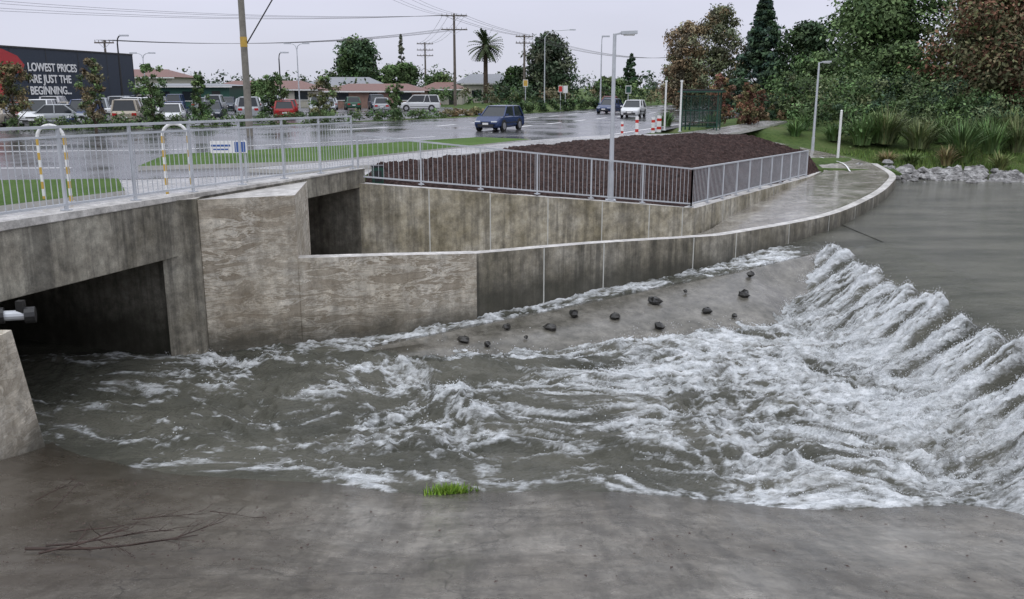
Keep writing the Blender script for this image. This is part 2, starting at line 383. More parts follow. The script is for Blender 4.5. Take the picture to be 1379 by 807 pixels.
# near abutment: battered wing wall in front, vertical wall under the deck behind it
b=B()
wa=[(-6.98,12.72,-6.3),(-6.9,11.85,-3.25),(-6.8,8.2,-3.25),(-6.8,8.2,-6.3)]
b.add([p for p in wa]+[(p[0]-.42,p[1]+.02,p[2]) for p in wa],[(0,1,2,3),(7,6,5,4),(0,4,5,1),(1,5,6,2),(2,6,7,3),(3,7,4,0)],m_pier)
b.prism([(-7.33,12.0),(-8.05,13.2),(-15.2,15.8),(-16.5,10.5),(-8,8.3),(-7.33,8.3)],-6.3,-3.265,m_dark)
b.build('bridge_abutment')
b=B(); b.cyl((-9.5,11.6,-3.13),(-6.98,12.6,-3.22),.075,.075,m_galv,12); b.cyl((-7.4,12.43,-3.2),(-7.33,12.46,-3.2),.12,.12,m_black,12)
b.cyl((-7.08,12.55,-3.22),(-6.95,12.6,-3.22),.12,.12,m_black,12); b.box((-7.12,12.54,-3.12),(.1,.1,.24),m_black); b.build('drain_pipe')

PS=[(-4.9,18.5,-4.9),(-.8,19.7,-4.8),(2,21.6,-4.68),(4.7,23.2,-4.52),(7.8,26.1,-4.40),(10,28.5,-4.28),(13.4,33.8,-4.17),(15.9,38.3,-4.12),(18.05,43,-4.05),(18.65,46.5,-3.83),(17.6,50,-3.55),(15,53.5,-3.05),(11,55,-2.6)]
PN=[(-4.4,24.1),(-.5,25.5),(2.5,26.7),(5.8,27.9),(7.5,30.9),(9.6,34.6),(12,38.8),(13.6,41.5),(15.5,44.6),(15.8,47),(15,49),(13,51.5),(11,53)]
b=B(); S=cr(PS,5); N_=cr([(p[0],p[1],s[2]) for p,s in zip(PN,PS)],5)
vs=[];fs=[]
for s_,n_ in zip(S,N_): vs+=[s_,n_]
for i in range(len(S)-1): fs.append((2*i,2*i+2,2*i+3,2*i+1))
b.add(vs,fs,m_path)
b.add([(-4.5,21.4,-4.905),(-4.1,24.1,-4.905),(-11.6,26.8,-4.905),(-12.3,24,-4.905)],[(0,1,2,3)],m_path)
b.build('riverside_path')
b=B(); pl=cr([(16.6,44,-4.02),(17.1,46.5,-3.82),(16.6,48.6,-3.66)],6)
for p,q in zip(pl[:-1],pl[1:]):
    a=(q-p).normalized().cross(Vector((0,0,1)))*.035; b.add([p-a,p+a,q+a,q-a],[(0,1,2,3)],m_paint)
o=b.build('path_marking'); o.location.z=.02

def railing(name,pts,h,post,bar,foot=.09,double=False,pr=.032,bw=.016):
    b=B(); P=[Vector(p) for p in pts]
    for a,c in zip(P[:-1],P[1:]):
        L=(c-a).length; npn=max(1,round(L/post)); up=Vector((0,0,1))
        b.beam(a+up*h,c+up*h,.065,.045,m_galv); b.beam(a+up*foot,c+up*foot,.04,.04,m_galv)
        if double: b.beam(a+up*(h-.16),c+up*(h-.16),.04,.035,m_galv)
        ht=h-.16 if double else h
        for i in range(npn+1):
            p=a.lerp(c,i/npn); b.beam(p-up*.02,p+up*(h-.01),pr*2,.045,m_galv)
            b.box(p+up*.012,(.14,.14,.02),m_galv,math.atan2((c-a).y,(c-a).x))
        nb_=int(L/bar)
        for i in range(1,nb_):
            p=a.lerp(c,i/nb_); b.beam(p+up*foot,p+up*(ht-.01),bw,.012,m_galv)
    return b.build(name)
p0=Bp(-.75,dz(-.75));p1=Bp(1.0,dz(1.0))
railing('bridge_railing',[p0+nB*.18,p1+nB*.18],1.38,1.55,.13,.1,True,bw=.013)
railing('path_railing',[(-4.15,24.2,-2.42),(5.62,27.9,-3.64),(13.85,42.15,-4.05)],1.18,1.7,.14)

# ------------------------------------------------------------------ water
gx=np.arange(-15.5,11.0,.034); gy=np.arange(10.0,30,.034)
WX,WY=np.meshgrid(gx,gy)
pool=-5.3
xc=9.2+.15*np.sin(WY*.6)+.25*(fbm(WY*1.1,WY*0,2,40)-.5)-.075*np.maximum(0,15.6-WY)**1.4
s=xc-WX
wobx=WX+1.3*(fbm(WX*.35,WY*.35,3,50)-.5)*2; woby=WY+1.5*(fbm(WX*.3+9,WY*.3+5,3,60)-.5)*2
face=np.where(s<0,-4.43-.07*sstep((s+1.6)/1.6),-4.5-.8*sstep(s/2.6))
ridge=np.interp(WX,RX,RY); toe=np.interp(WX,TX,TY)
ch=(WY>ridge)
rg=lambda x0,y0,ax,ay: np.exp(-(((WX-x0)/ax)**2+((WY-y0)/ay)**2))
f_face=sstep((s-.35)/.55)*np.where(s<4.2,1,.25+.75*np.exp(-((s-4.2)/4.6)**1.3))
f_face*=1-.6*rg(1.4,13.4,2.4,1.0)
edgef=.68*np.exp(-((WY-ye(WX)-.3)/.35)**2)*sstep((WX+5)/4)
brk=.9*np.exp(-(((WX+1.4)-(15.2-WY)*.55)/.55)**2)*np.exp(-((WY-14.4)/1.2)**2)
toef=.66*np.exp(-((toe-.4-WY)/.6)**2)*(WX>-4)
culf=.66*rg(-4.8,16.9,2.1,.8)
band=.5*np.exp(-((WY-16.3-.12*WX)/1.5)**2)*sstep((WX+5)/4)
back=.5*sstep((WX+11)/6)
D=np.clip(np.maximum.reduce([f_face,edgef,brk,toef,culf,band])+back*.8*(1-f_face)-.04,0,1)
D=np.where(ch,np.where(WX<9,.9,0)*sstep((9.0-WX)/1.5)*sstep((WX+7)/3),D)
D=np.where(s<.3,np.where(ch,D,0),D)
lac=rfbm(wobx*.8,woby*2.3,5,70,.62)
lac2=rfbm(wobx*2.6+woby*.4,woby*5.6,4,80,.7)
lac3=fbm(wobx*.45,woby*1.0,4,85,.55)
nz=.36*lac**1.5+.42*lac2**1.5+.34*lac3
nz=(nz-nz.mean())/nz.std()
foam=np.clip((nz-(1.75-3.5*D))/3.6,0,1)*(D>.02)
lw=rfbm(wobx*1.1+4,woby*3.4,5,88,.7)
thin=sstep((lw-.66)/.22)*sstep((lac3-.33)/.22)*.42*sstep((WX+12)/4)*(~ch)*(s>.5)
foam=np.clip(foam+thin*(1-foam),0,1)
sp=.86; ph=(WY+.3*s)/sp+.55*fbm(WY*.9,WY*0,2,90); dy=(ph-np.floor(ph)-.5)*sp; kid=np.floor(ph).astype(float)
amp=.55+.8*vn(kid*1.37,kid*.0,91); wdt=.14+.1*vn(kid*2.1,kid*0,92)
tong=np.exp(-(np.abs(dy)/(wdt+.09*s.clip(0,3)))**2.4)
sel=(~ch)&(s>-.3)&(s<3)
s0=.55+.5*(vn(kid*3.3,kid*0,93)-.5)
prof=np.exp(-np.abs((s-s0)/np.where(s<s0,.28,.62))**1.7)
tz=np.where(sel,.33*amp*tong*prof,0)
strk=fbm(WX*1.6,(WY+.25*s)*17,4,95,.65)
ft=np.clip(tong*1.6-.15,0,1)*sstep((s-s0+.45)/.4)*np.clip(strk*2.8-.65,0,1)
mixw=sstep((s-1.0)/1.2)
foam=np.where(sel,ft*(1-mixw)+np.maximum(foam,ft*.5)*mixw,foam)
rid=rfbm(wobx*1.5,woby*2.6,6,110,.62)-.5; rnd_=fbm(wobx*1.1,woby*2.0,5,115,.6)-.5
big_h=(fbm(wobx*.5,woby*.95,3,120,.5)-.5)
h=np.where(ch,zch(WX),np.maximum(face,pool))
calm=.5+.5*sstep((WX+12)/8)
shore=.25+.75*sstep((WY-ye(WX))/1.3)
ampw=np.where(s<.15,.008,(.15+.15*np.clip(D,0,1)**1.3)*calm)*np.where(ch,.55,1)*shore
h=h+(rid*1.1+rnd_*.8)*ampw+np.where(s<.3,0,big_h*.4*calm*shore*np.where(ch,.2,1))+tz
h=h+foam*np.where(s>.3,1,.3)*shore*(rfbm(wobx*7,woby*9,3,130,.75)*.085)
h=h+np.where(ch,0,.2*np.exp(-(((WX+1.4)-(15.2-WY)*.55)/.4)**2)*np.exp(-((WY-14.4)/1.0)**2)*(.6+.8*lac3))
wy=np.interp(gx,[p.x for p in WALL],[p.y for p in WALL],left=19.5)
wy=np.where(gx<-.8,np.interp(gx,[-4.42,-.8],[18.1,19.5],left=40),wy)
keep=((WY[:-1,:-1]<wy[None,:-1]+.15))&(WY[:-1,:-1]>ye(WX[:-1,:-1])-1.3)
k=NT('river_water'); a=k.n('ShaderNodeAttribute'); a.attribute_name='foam'
fm=k.n('ShaderNodeSeparateColor'); k.l(a.outputs['Color'],fm.inputs[0]); F_=fm.outputs[0]
fn=k.noise(8,7,.82,k.map((.55,1.5,1)),.7)
fx=k.math('MULTIPLY_ADD',k.math('SUBTRACT',fn,.5),k.math('MULTIPLY_ADD',F_,1.9,.7),F_)
FF=k.ramp(fx,[(.14,0.0),(.34,.3),(.55,.62),(.9,.97)])
wc=k.ramp(k.noise(.6,5,.65,k.map((.6,1.5,1))),[(.38,(.062,.063,.049)),(.62,(.125,.122,.098))])
fc=k.ramp(k.noise(6,7,.82,k.map((.55,1.5,1))),[(.38,(.42,.44,.455)),(.5,(.7,.73,.75)),(.6,(.87,.89,.91))])
k.col(k.mix(FF,wc,fc)); k.rough(k.math('MULTIPLY_ADD',FF,.45,.1))
k.b.inputs['IOR'].default_value=1.33
xd=k.ramp(k.math('MULTIPLY',k.sep('X'),.05),[(.44,1.0),(.5,.5)])
k.bump(k.mix(.5,k.noise(5,6,.7,k.map((.6,1.4,1)),.6),k.noise(20,4,.78,k.map((.7,1.4,1)))),.95,k.math('MULTIPLY',xd,.09))
m_water=k.m
fo=foam.ravel()
grid_obj('river_water',WX,WY,h,m_water,keep,True,np.stack([fo,fo,fo],-1),'foam')
wgt=(foam*(D>.45)*(~ch)*(s>.3)*(WY>ye(WX)+.1)).ravel(); wgt=wgt**3*np.where((s.ravel()<2.8),3.0,1.0); wgt/=wgt.sum()
idx=rng.choice(len(wgt),42000,p=wgt)
P0=np.stack([WX.ravel()[idx],WY.ravel()[idx],h.ravel()[idx]],-1)+rng.normal(size=(len(idx),3))*np.array([.05,.03,0])
P0[:,2]+=np.abs(rng.normal(size=len(idx)))**1.5*.04
r_=(.003+.008*rng.random(len(idx))**3)[:,None]
tet=np.array([[1,1,1],[-1,-1,1],[-1,1,-1],[1,-1,-1]])*.8
V=(P0[:,None,:]+tet[None]*r_[:,None,:]).reshape(-1,3)
F=(np.arange(len(idx))[:,None,None]*4+np.array([[0,1,3],[0,2,1],[0,3,2],[1,2,3]])[None]).reshape(-1,3)
m_spray=plain('spray',(.82,.84,.86),.5,var=.05)
raw('water_spray',V,F,m_spray,True)
gx2=np.concatenate([[10.95],np.arange(11.5,60,.8),[80,150,400]]); gy2=np.arange(10,48.1,.4)
LX,LY=np.meshgrid(gx2,gy2)
wyl=np.interp(gx2,[p.x for p in WALL],[p.y for p in WALL],right=99)
grid_obj('pond_water',LX,np.minimum(LY,wyl[None,:]+.15),np.full(LX.shape,-4.431),m_water)

b=B(); xsd=np.linspace(-3.6,9.3,60); vs=[];fs=[]
for x in xsd:
    ry=float(np.interp(x,RX,RY)); ty=float(np.interp(x,TX,TY)); z=float(zch(x))+.035
    if x>6: ty=min(ty,ry-1.5)
    dr=.35*float(sstep(np.array((x-5.9)/1.2))); wob=.05*math.sin(x*2.3)
    vs+=[(x,ry+.16,-6.3),(x,ry+.14,z),(x,ry-.14,z-.0),(x,ry-.5+wob,z-.09-dr*.6),(x,(ry+ty)/2,(z-5.32)/2+.07-dr),(x,ty+wob,-5.25-dr),(x,ty-.6,-6.0)]
n_=7
for i in range(len(xsd)-1):
    o=n_*i
    for j in range(n_-1): fs.append((o+j,o+j+1,o+n_+j+1,o+n_+j))
b.add(vs,fs,m_divider); b.build('fish_pass_sill',smooth=True)
b=B()
b.add([(9.6,15,-4.9),(9.6,24.8,-4.9),(9.1,24.8,-4.92),(9.1,15,-4.92),(6.3,24,-5.9),(6.3,15,-5.9),(8.3,10,-4.95),(7.5,10,-4.98),(5,10,-5.9)],[(0,1,2,3),(3,2,4,5),(6,0,3,7),(7,3,5,8)],m_divider)
b.build('weir')

def rock(b,c,r,m,seed,fl=.75):
    q=random.Random(seed); n=7; vs=[];fs=[]; sx=.9+.7*q.random(); ro=q.random()*3
    for j in range(5):
        ph=math.pi*j/4
        for i in range(n):
            t=2*math.pi*i/n; rr=r*(.7+.55*q.random()); x=rr*math.sin(ph)*math.cos(t)*sx; y=rr*math.sin(ph)*math.sin(t)
            vs.append((c[0]+x*math.cos(ro)-y*math.sin(ro),c[1]+x*math.sin(ro)+y*math.cos(ro),c[2]+rr*fl*math.cos(ph)))
    for j in range(4):
        for i in range(n): fs.append((j*n+i,j*n+(i+1)%n,(j+1)*n+(i+1)%n,(j+1)*n+i))
    b.add(vs,fs,m)
b=B()
for i,(x,fr,r) in enumerate([(-1,.35,.1),(-.1,.6,.1),(.85,.4,.1),(1.4,.68,.11),(2.3,.45,.12),(3.25,.12,.1),(3.35,.66,.13),(4.5,.3,.11),(5.6,.5,.14),(6.1,.85,.1),(-.5,.1,.07),(.3,.2,.05),(4.2,.75,.05),(5.1,.15,.06)]):
    ry=float(np.interp(x,RX,RY)); ty=float(np.interp(x,TX,TY)); z0=float(zch(x))+.035
    rock(b,(x,ty+(ry-ty)*fr,-5.25+(z0+5.25)*fr+.08),r*1.05,m_rock,i,.75)
b.build('sill_rocks')
b=B()
for i in range(620):
    x=16.8+R.random()**.8*26; y=44.0+R.gauss(0,.8)+.6*math.sin(x*.35)+.9*(1-min(1,(x-16)/9))*R.random()*2
    rock(b,(x,y,-4.5+max(0,(y-43.8))*.16+R.random()*.12),.11+R.random()*.2,m_rip,i+50)
b.build('riprap_rocks')

# ------------------------------------------------------------------ vegetation
LB=1.8
def tone(c):
    c=np.asarray(c,float)*LB; g=c.mean(-1,keepdims=True); return c*.9+g*.1*np.array([.95,1.0,1.0])
def leafcloud(C,Rd,cols,per,size,squash=.8):
    n=len(C); tot=n*per; idx=np.repeat(np.arange(n),per)
    d=rng.normal(size=(tot,3)); d/=np.linalg.norm(d,axis=1)[:,None]; r=rng.random(tot)**.5*(.85+.4*rng.random(tot)**3)
    P=C[idx]+d*(Rd[idx]*r)[:,None]*np.array([1,1,squash])
    nrm=d+rng.normal(size=(tot,3))*.7+np.array([0,0,.4]); nrm/=np.linalg.norm(nrm,axis=1)[:,None]
    u=np.cross(nrm,rng.normal(size=(tot,3))); u/=np.linalg.norm(u,axis=1)[:,None]; v=np.cross(nrm,u)
    sz=size*(.5+.9*rng.random(tot))[:,None]
    V=np.stack([P-u*sz,P-v*sz*.5,P+u*sz,P+v*sz*.55],1).reshape(-1,3)
    F=np.arange(tot*4).reshape(-1,4)
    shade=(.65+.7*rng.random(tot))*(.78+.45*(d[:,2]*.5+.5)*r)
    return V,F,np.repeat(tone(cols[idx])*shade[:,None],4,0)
def pal(n,base,var=.35,alt=None,pa=.2):
    c=np.array(base)[None]*(1+var*(rng.random((n,1))*2-1))*(1+.12*(rng.random((n,3))*2-1))
    if alt is not None:
        m=rng.random(n)<pa; c[m]=np.array(alt)[None]*(1+var*(rng.random((m.sum(),1))*2-1))
    return np.clip(c,.004,1)
def trunk(h,r,spread,nb_=6):
    b=B(); pts=[Vector((0,0,-.3))]
    for i in range(1,6): pts.append(Vector((R.gauss(0,.015)*h,R.gauss(0,.015)*h,h*i/5)))
    for i in range(5): b.cyl(pts[i],pts[i+1],r*(1-i*.16),r*(1-(i+1)*.16),m_bark,8)
    for i in range(nb_):
        a=2*math.pi*i/nb_+R.random(); s_=pts[1+i%3]; m_=s_+Vector((math.cos(a)*spread*.3,math.sin(a)*spread*.3,h*.15)); e=m_+Vector((math.cos(a)*spread*.25,math.sin(a)*spread*.25,h*(.08+.1*R.random())))
        b.cyl(s_,m_,r*.45,r*.3,m_bark,6); b.cyl(m_,e,r*.3,r*.1,m_bark,5)
    return b
def tree(name,x,y,z0,H,W,base,alt=None,pa=.2,size=.3,nc=60,per=70,cb=.25,var=.5,shape='round'):
    e=bpy.data.objects.new(name,None); COL.objects.link(e); e.location=(x,y,z0)
    trunk(H*.68,max(.06,H*.022),W*.5).build('trunk',parent=e,smooth=True)
    C=[];Rd=[]
    for i in range(nc):
        t=rng.random(); a=rng.random()*2*math.pi
        zz=cb+(1-cb)*t
        if shape=='round': prof=math.sqrt(max(0.02,1-((t-.45)/.58)**2))
        elif shape=='cone': prof=(1-t)**.85+.04
        elif shape=='column': prof=.9*math.sin(math.pi*(t*.9+.08))
        else: prof=math.sqrt(max(.02,1-((t-.35)/.68)**2))*(.8+.3*math.sin(a*3+x))
        rr=(rng.random()**.5)*prof*W/2*(.8+.22*math.sin(a*2.3+t*5+x))
        if shape=='cone': zz-=.05*rr/W
        C.append((rr*math.cos(a),rr*math.sin(a),zz*H*.96)); Rd.append((.09+.09*rng.random())*W*(.6+.5*prof) if shape!='cone' else .08*W*(.4+prof))
    V,F,K=leafcloud(np.array(C),np.array(Rd),pal(nc,base,var,alt,pa),per,size,.8 if shape!='cone' else .5)
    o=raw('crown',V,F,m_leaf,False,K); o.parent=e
    return e
G1=(.036,.062,.021);G2=(.06,.095,.032);G3=(.028,.05,.024);GD=(.021,.038,.019);AU=(.115,.08,.04);AR=(.105,.04,.025)
def ground_z(x,y):
    if x>11 and y<62 and y>44:
        w=float(sstep(np.array((x-11)/5))); return -2.5*(1-w)+w*(-4.75+2.25*float(sstep(np.array((y-44)/15))))
    return -2.5
def T(name,x,y,top,W,*a,**k): z=ground_z(x,y)-.05; return tree(name,x,y,z,top-z,W,*a,**k)
T('round_tree',-25,150,7.9,9.8,G1,G3,.4,size=.27,nc=170,per=80,cb=.12)
T('broadleaf_tree',-18,148,3.9,8.5,G1,G2,.4,size=.27,nc=90,per=75,cb=.05)
T('poplar_tree',-19.8,165,9.6,1.9,(.09,.1,.07),size=.2,nc=70,per=40,cb=.1,shape='column')
T('round_tree',6.1,150,8.6,10,(.045,.055,.034),G3,.4,size=.27,nc=170,per=75,cb=.1)
T('broadleaf_tree',0.5,152,3.2,8,G1,G3,.4,size=.27,nc=70,per=65,cb=.05)
T('pine_tree',22,170,6.3,5.6,G3,size=.28,nc=90,per=60,cb=.06,shape='cone')
T('broadleaf_tree',28,150,4,8,(.07,.09,.045),AU,.25,size=.3,nc=80,per=60,cb=.05)
T('broadleaf_tree',15,140,1.5,6,G2,G1,.4,size=.26,nc=60,per=60,cb=.05)
T('broadleaf_tree',-11.5,144,2.2,7,G2,G1,.4,size=.26,nc=70,per=60,cb=.02)
T('broadleaf_tree',-30.5,112,.9,4.5,G1,G2,.4,size=.2,nc=60,per=60,cb=.05)
T('autumn_tree',20.4,108,7.6,6.6,(.12,.108,.065),(.13,.09,.05),.35,size=.16,nc=170,per=80,cb=.03,shape='round')
T('autumn_tree',23.4,104,9.0,7.2,(.09,.1,.052),(.12,.09,.045),.3,size=.16,nc=190,per=80,cb=.03,shape='round')
T('spruce_tree',25.8,95,9.6,9.0,(.025,.046,.032),G3,.4,size=.19,nc=300,per=85,cb=.04,shape='cone')
T('broadleaf_tree',29.3,92,6.3,8.8,G1,G3,.5,size=.2,nc=150,per=80,cb=.02,shape='odd')
T('broadleaf_tree',34,84,10.8,13.5,(.045,.08,.027),(.065,.1,.036),.4,size=.2,nc=280,per=100,cb=.03,shape='odd')
T('maple_tree',33.5,64,7.8,11.0,(.072,.072,.034),(.1,.048,.028),.27,size=.15,nc=320,per=100,cb=.18,shape='odd')
T('broadleaf_tree',42,80,10.5,13,G2,G1,.4,size=.22,nc=200,per=80,cb=.03,shape='odd')
T('broadleaf_tree',38,98,11.5,14,G1,G3,.4,size=.26,nc=150,per=70,cb=.03,shape='odd')
T('broadleaf_tree',48,66,8,11,G1,G3,.4,size=.2,nc=140,per=70,cb=.03,shape='odd')
T('broadleaf_tree',24.5,74,2.6,7.5,G1,G2,.5,size=.15,nc=150,per=80,cb=.0,shape='odd')
T('broadleaf_tree',29.5,70,3.1,8,G1,G2,.5,size=.15,nc=160,per=80,cb=.0,shape='odd')
T('broadleaf_tree',36,69,3.4,9,G1,G2,.5,size=.15,nc=160,per=80,cb=.0,shape='odd')
T('red_maple_tree',14.1,62,.9,2.3,(.11,.05,.032),(.1,.07,.03),.3,size=.09,nc=60,per=60,cb=.1,shape='odd')
T('red_maple_tree',15.6,60,.3,2.2,(.11,.05,.032),(.08,.07,.03),.3,size=.09,nc=60,per=60,cb=.1,shape='odd')
T('young_maple_tree',-29.5,54,1.5,2.6,(.1,.075,.035),(.07,.08,.03),.4,size=.085,nc=60,per=60,cb=.3)
T('young_maple_tree',-23.2,50.5,1.7,1.9,(.1,.08,.042),G2,.4,size=.075,nc=60,per=60,cb=.22)
T('young_tree',-22.5,57,1.5,2.2,G2,G1,.3,size=.085,nc=60,per=60,cb=.18)
T('young_tree',-20.5,60,.9,1.6,G2,G1,.3,size=.08,nc=50,per=60,cb=.18)
T('young_tree',-19.5,75,1.3,2.6,G1,G2,.3,size=.1,nc=55,per=60,cb=.12)
T('young_tree',-14.4,70,.9,2.2,(.1,.1,.045),G2,.3,size=.09,nc=55,per=60,cb=.12)
T('young_tree',-9.5,74,.6,1.6,G2,G1,.3,size=.09,nc=45,per=50,cb=.12)

def mass(name,pts,per,size,m=m_leaf):
    C=np.array([p[:3] for p in pts]);Rd=np.array([p[3] for p in pts]);K=np.array([p[4] for p in pts])
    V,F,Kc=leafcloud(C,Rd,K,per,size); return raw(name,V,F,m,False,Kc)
def jc(c,v=.4):
    f=1+v*(R.random()*2-1); return tuple(x*f*(1+.1*(R.random()*2-1)) for x in c)
P=[]
for i in range(420):
    x=-150+R.random()*300; y=185+R.random()*50; hh=2+3.0*vn(np.array(x*.08),np.array(0.),7)
    P.append((x,y,-2.2+R.random()*float(hh)*1.25,1.6+R.random()*1.5,jc(R.choice([G3,G1,(.05,.062,.045),(.06,.075,.055)]))))
mass('distant_tree_line',P,50,.42)
P=[]
for i in range(260):
    x=-60+R.random()*112; y=126+R.random()*24
    P.append((x,y,-2.3+R.random()*2.4,.9+R.random()*1.0,jc(R.choice([G3,G1,G2,GD,(.09,.08,.045)]))))
mass('town_shrubs',P,50,.25)
def hedge(name,line,w,h,cols,per=30,size=.1,dens=5):
    P=[]
    L=[Vector(p) for p in line]
    for a,c in zip(L[:-1],L[1:]):
        n=int((c-a).length*dens)
        for i in range(n):
            p=a.lerp(c,R.random()); P.append((p.x+R.gauss(0,w*.4),p.y+R.gauss(0,w*.4),-2.5+R.random()*h,.28+.22*R.random(),jc(R.choice(cols))))
    return mass(name,P,per,size)
hedge('hedge',[(-50,46.6,0),(-24,55.2,0),(-13,66.5,0),(-11.5,68.6,0)],.9,.75,[G1,G2,G2],44,.08,7)
hedge('hedge',[(-11,69.5,0),(-6,77.5,0)],.9,.7,[G1,G2,(.05,.09,.03)],40,.09,7)
hedge('grass_tussocks',[(-6,79,0),(-2.5,85.5,0)],.8,.55,[(.13,.09,.045),(.1,.085,.04)],36,.1,7)
hedge('roadside_shrubs',[(-1.5,88,0),(4.8,99.5,0),(13,116,0)],1.2,1.1,[G1,GD,G2],40,.13,6)
hedge('roadside_shrubs',[(16.5,64,0),(22,76,0),(34,100,0),(48,128,0)],1.8,1.9,[GD,G1,G3,AU],44,.15,6)
hedge('car_park_shrubs',[(-60,62,0),(-30,64,0),(-16,78,0)],.7,.7,[G1,GD],36,.1,3)
P=[]
for i in range(750):
    x=19+R.random()*34; y=52.5+R.random()*16+.12*(x-19)
    z=ground_z(x,y); h_=.4+3.2*min(1,(y-51)/9)*R.random()
    P.append((x,y,z+h_*.9,.45+.5*R.random(),jc(R.choice([GD,G1,G2,G2,(.07,.09,.04)]))))
mass('bank_shrubs',P,60,.11)
def flax(name,x,y,r,h,n,col):
    V=[];F=[];K=[]; z0=ground_z(x,y)
    for i in range(n):
        a=R.random()*2*math.pi; r0=R.random()*r*.35; px=x+math.cos(a)*r0;py=y+math.sin(a)*r0; ln=h*(.6+.6*R.random()); out=r*(.2+1.0*R.random()); w=.03+.03*R.random()
        c=tuple(q*1.7 for q in jc(col,.5)); tx,ty=-math.sin(a)*w,math.cos(a)*w; base=len(V)
        for j in range(5):
            t=j/4; rad=out*t**1.6; zz=z0+ln*(t-.38*t**2.6*(out/r)); ww=(1-t)**.6+.05
            V+= [(px+math.cos(a)*rad-tx*ww,py+math.sin(a)*rad-ty*ww,zz),(px+math.cos(a)*rad+tx*ww,py+math.sin(a)*rad+ty*ww,zz)]; K+=[c,c]
        for j in range(4): o=base+2*j; F.append((o,o+1,o+3,o+2))
    return raw(name,np.array(V),np.array(F),m_leaf,False,np.array(K))
for i in range(24):
    x=20.3+i*1.1+R.gauss(0,.4); y=50.0+R.random()*3.6+.05*(x-20); flax('flax_bush',x,y,1.1+R.random()*.6,1.5+R.random()*1.0,230,R.choice([(.075,.12,.045),(.06,.095,.036),(.1,.12,.055)]))
for i in range(15):
    x=20+i*1.7+R.gauss(0,.5); y=47.2+R.random()*2.4; flax('sedge_clump',x,y,.8,.6+R.random()*.7,120,R.choice([(.1,.12,.045),(.08,.11,.04),(.13,.11,.055)]))
for x,y in((17.2,55),(18.3,57),(19.2,54),(12.6,57.5),(10.2,60)): flax('flax_bush',x,y,.9,1.1,140,(.06,.1,.035))
V=[];F=[];K=[]
for i in range(9000):
    x=15.5+R.random()*28; y=45.3+R.random()*6.5
    if abs(x-17)<2.2 and y<51: continue
    z=ground_z(x,y)-.03; a=R.random()*6.28; h_=.12+.25*R.random(); c=jc((.125,.19,.05),.4); o=len(V)
    V+=[(x-.03*math.cos(a),y-.03*math.sin(a),z),(x+.03*math.cos(a),y+.03*math.sin(a),z),(x+R.gauss(0,.07),y+R.gauss(0,.07),z+h_)]; K+=[c]*3; F.append((o,o+1,o+2))
raw('bank_grass',np.array(V),np.array(F),m_leaf,False,np.array(K))
e=bpy.data.objects.new('palm_tree',None); COL.objects.link(e); e.location=(-4.3,150,-2.5)
b=B(); b.cyl((0,0,0),(0,0,8.6),.42,.33,m_bark,10); b.cyl((0,0,8.0),(0,0,9.2),.6,.5,m_bark,10); b.build('trunk',parent=e)
V=[];F=[];K=[]
for i in range(90):
    a=R.random()*6.28; el=R.uniform(-.75,1.35); L=3.1; c=jc((.065,.09,.04),.35)
    pr=Vector((0,0,9.0)); dr=Vector((math.cos(a)*math.cos(el),math.sin(a)*math.cos(el),math.sin(el)))
    for j in range(9):
        nx=pr+dr*(L/9); dr=(dr+Vector((0,0,-.10))).normalized(); sd=dr.cross(Vector((0,0,1))).normalized()
        for sg in(-1,1):
            o=len(V); tip=pr.lerp(nx,.5)+sd*sg*.5*(1-.5*abs(j-4)/4)+Vector((0,0,-.14))+dr*.2
            V+=[tuple(pr),tuple(nx),tuple(tip)];K+=[c]*3;F.append((o,o+1,o+2))
        pr=nx
o=raw('fronds',np.array(V),np.array(F),m_leaf,False,np.array(K)); o.parent=e

# ------------------------------------------------------------------ poles, lamps
def lamp(name,x,y,z,h,arm=.6,side=1):
    b=B(); b.cyl((0,0,0),(0,0,h),.075,.05,m_galv,12); b.box((0,0,.02),(.3,.3,.04),m_galv); b.cyl((0,0,0),(0,0,.9),.09,.088,m_galv,12)
    b.beam((0,0,h-.03),(side*arm*.35,0,h+.02),.05,.05,m_galv)
    b.box((side*arm*.68,0,h+.03),(arm*.75,.24,.09),m_galv,0,-.04*side); b.box((side*arm*.68,0,h-.03),(arm*.5,.18,.05),m_white)
    return b.build(name,(x,y,z))
lamp('street_lamp',3.0,27.1,-3.35,4.88,.62)
lamp('street_lamp',16.9,50.7,-3.6,4.95,.6)
b=B(); b.cyl((0,0,0),(0,0,2.75),.07,.06,m_white,10); b.cyl((0,0,2.75),(0,0,2.8),.075,.02,m_white,10); b.cyl((0,0,0),(0,0,.06),.12,.12,m_galv,10); b.build('white_post',(17.45,48.2,-3.95))
def roadlamp(name,x,y,h,arm,side=1,dbl=False,m=m_galv,r=.09):
    b=B(); b.cyl((0,0,0),(0,0,h*.9),r,r*.6,m,8)
    for sd in ([1,-1] if dbl else [side]):
        pts=[(0,0,h*.9),(sd*arm*.15,0,h*.96),(sd*arm*.5,0,h*.99),(sd*arm,0,h)]; b.tube(pts,r*.5,m); b.box((sd*(arm+.3),0,h),(.8,.3,.14),m_galv)
    return b.build(name,(x,y,-2.5))
roadlamp('road_lamp',4.4,124,10.0,3.4)
roadlamp('road_lamp',9.2,95,7.6,.1,1)
roadlamp('road_lamp',-37.5,88,7.3,.4,1,False,m_black,.12)
roadlamp('road_lamp',-24,95,6.0,.3,1,False,m_black,.1)
roadlamp('road_lamp',-25.6,110,7.6,.8,1,True)
roadlamp('road_lamp',-44,110,6.5,.8,1,True)
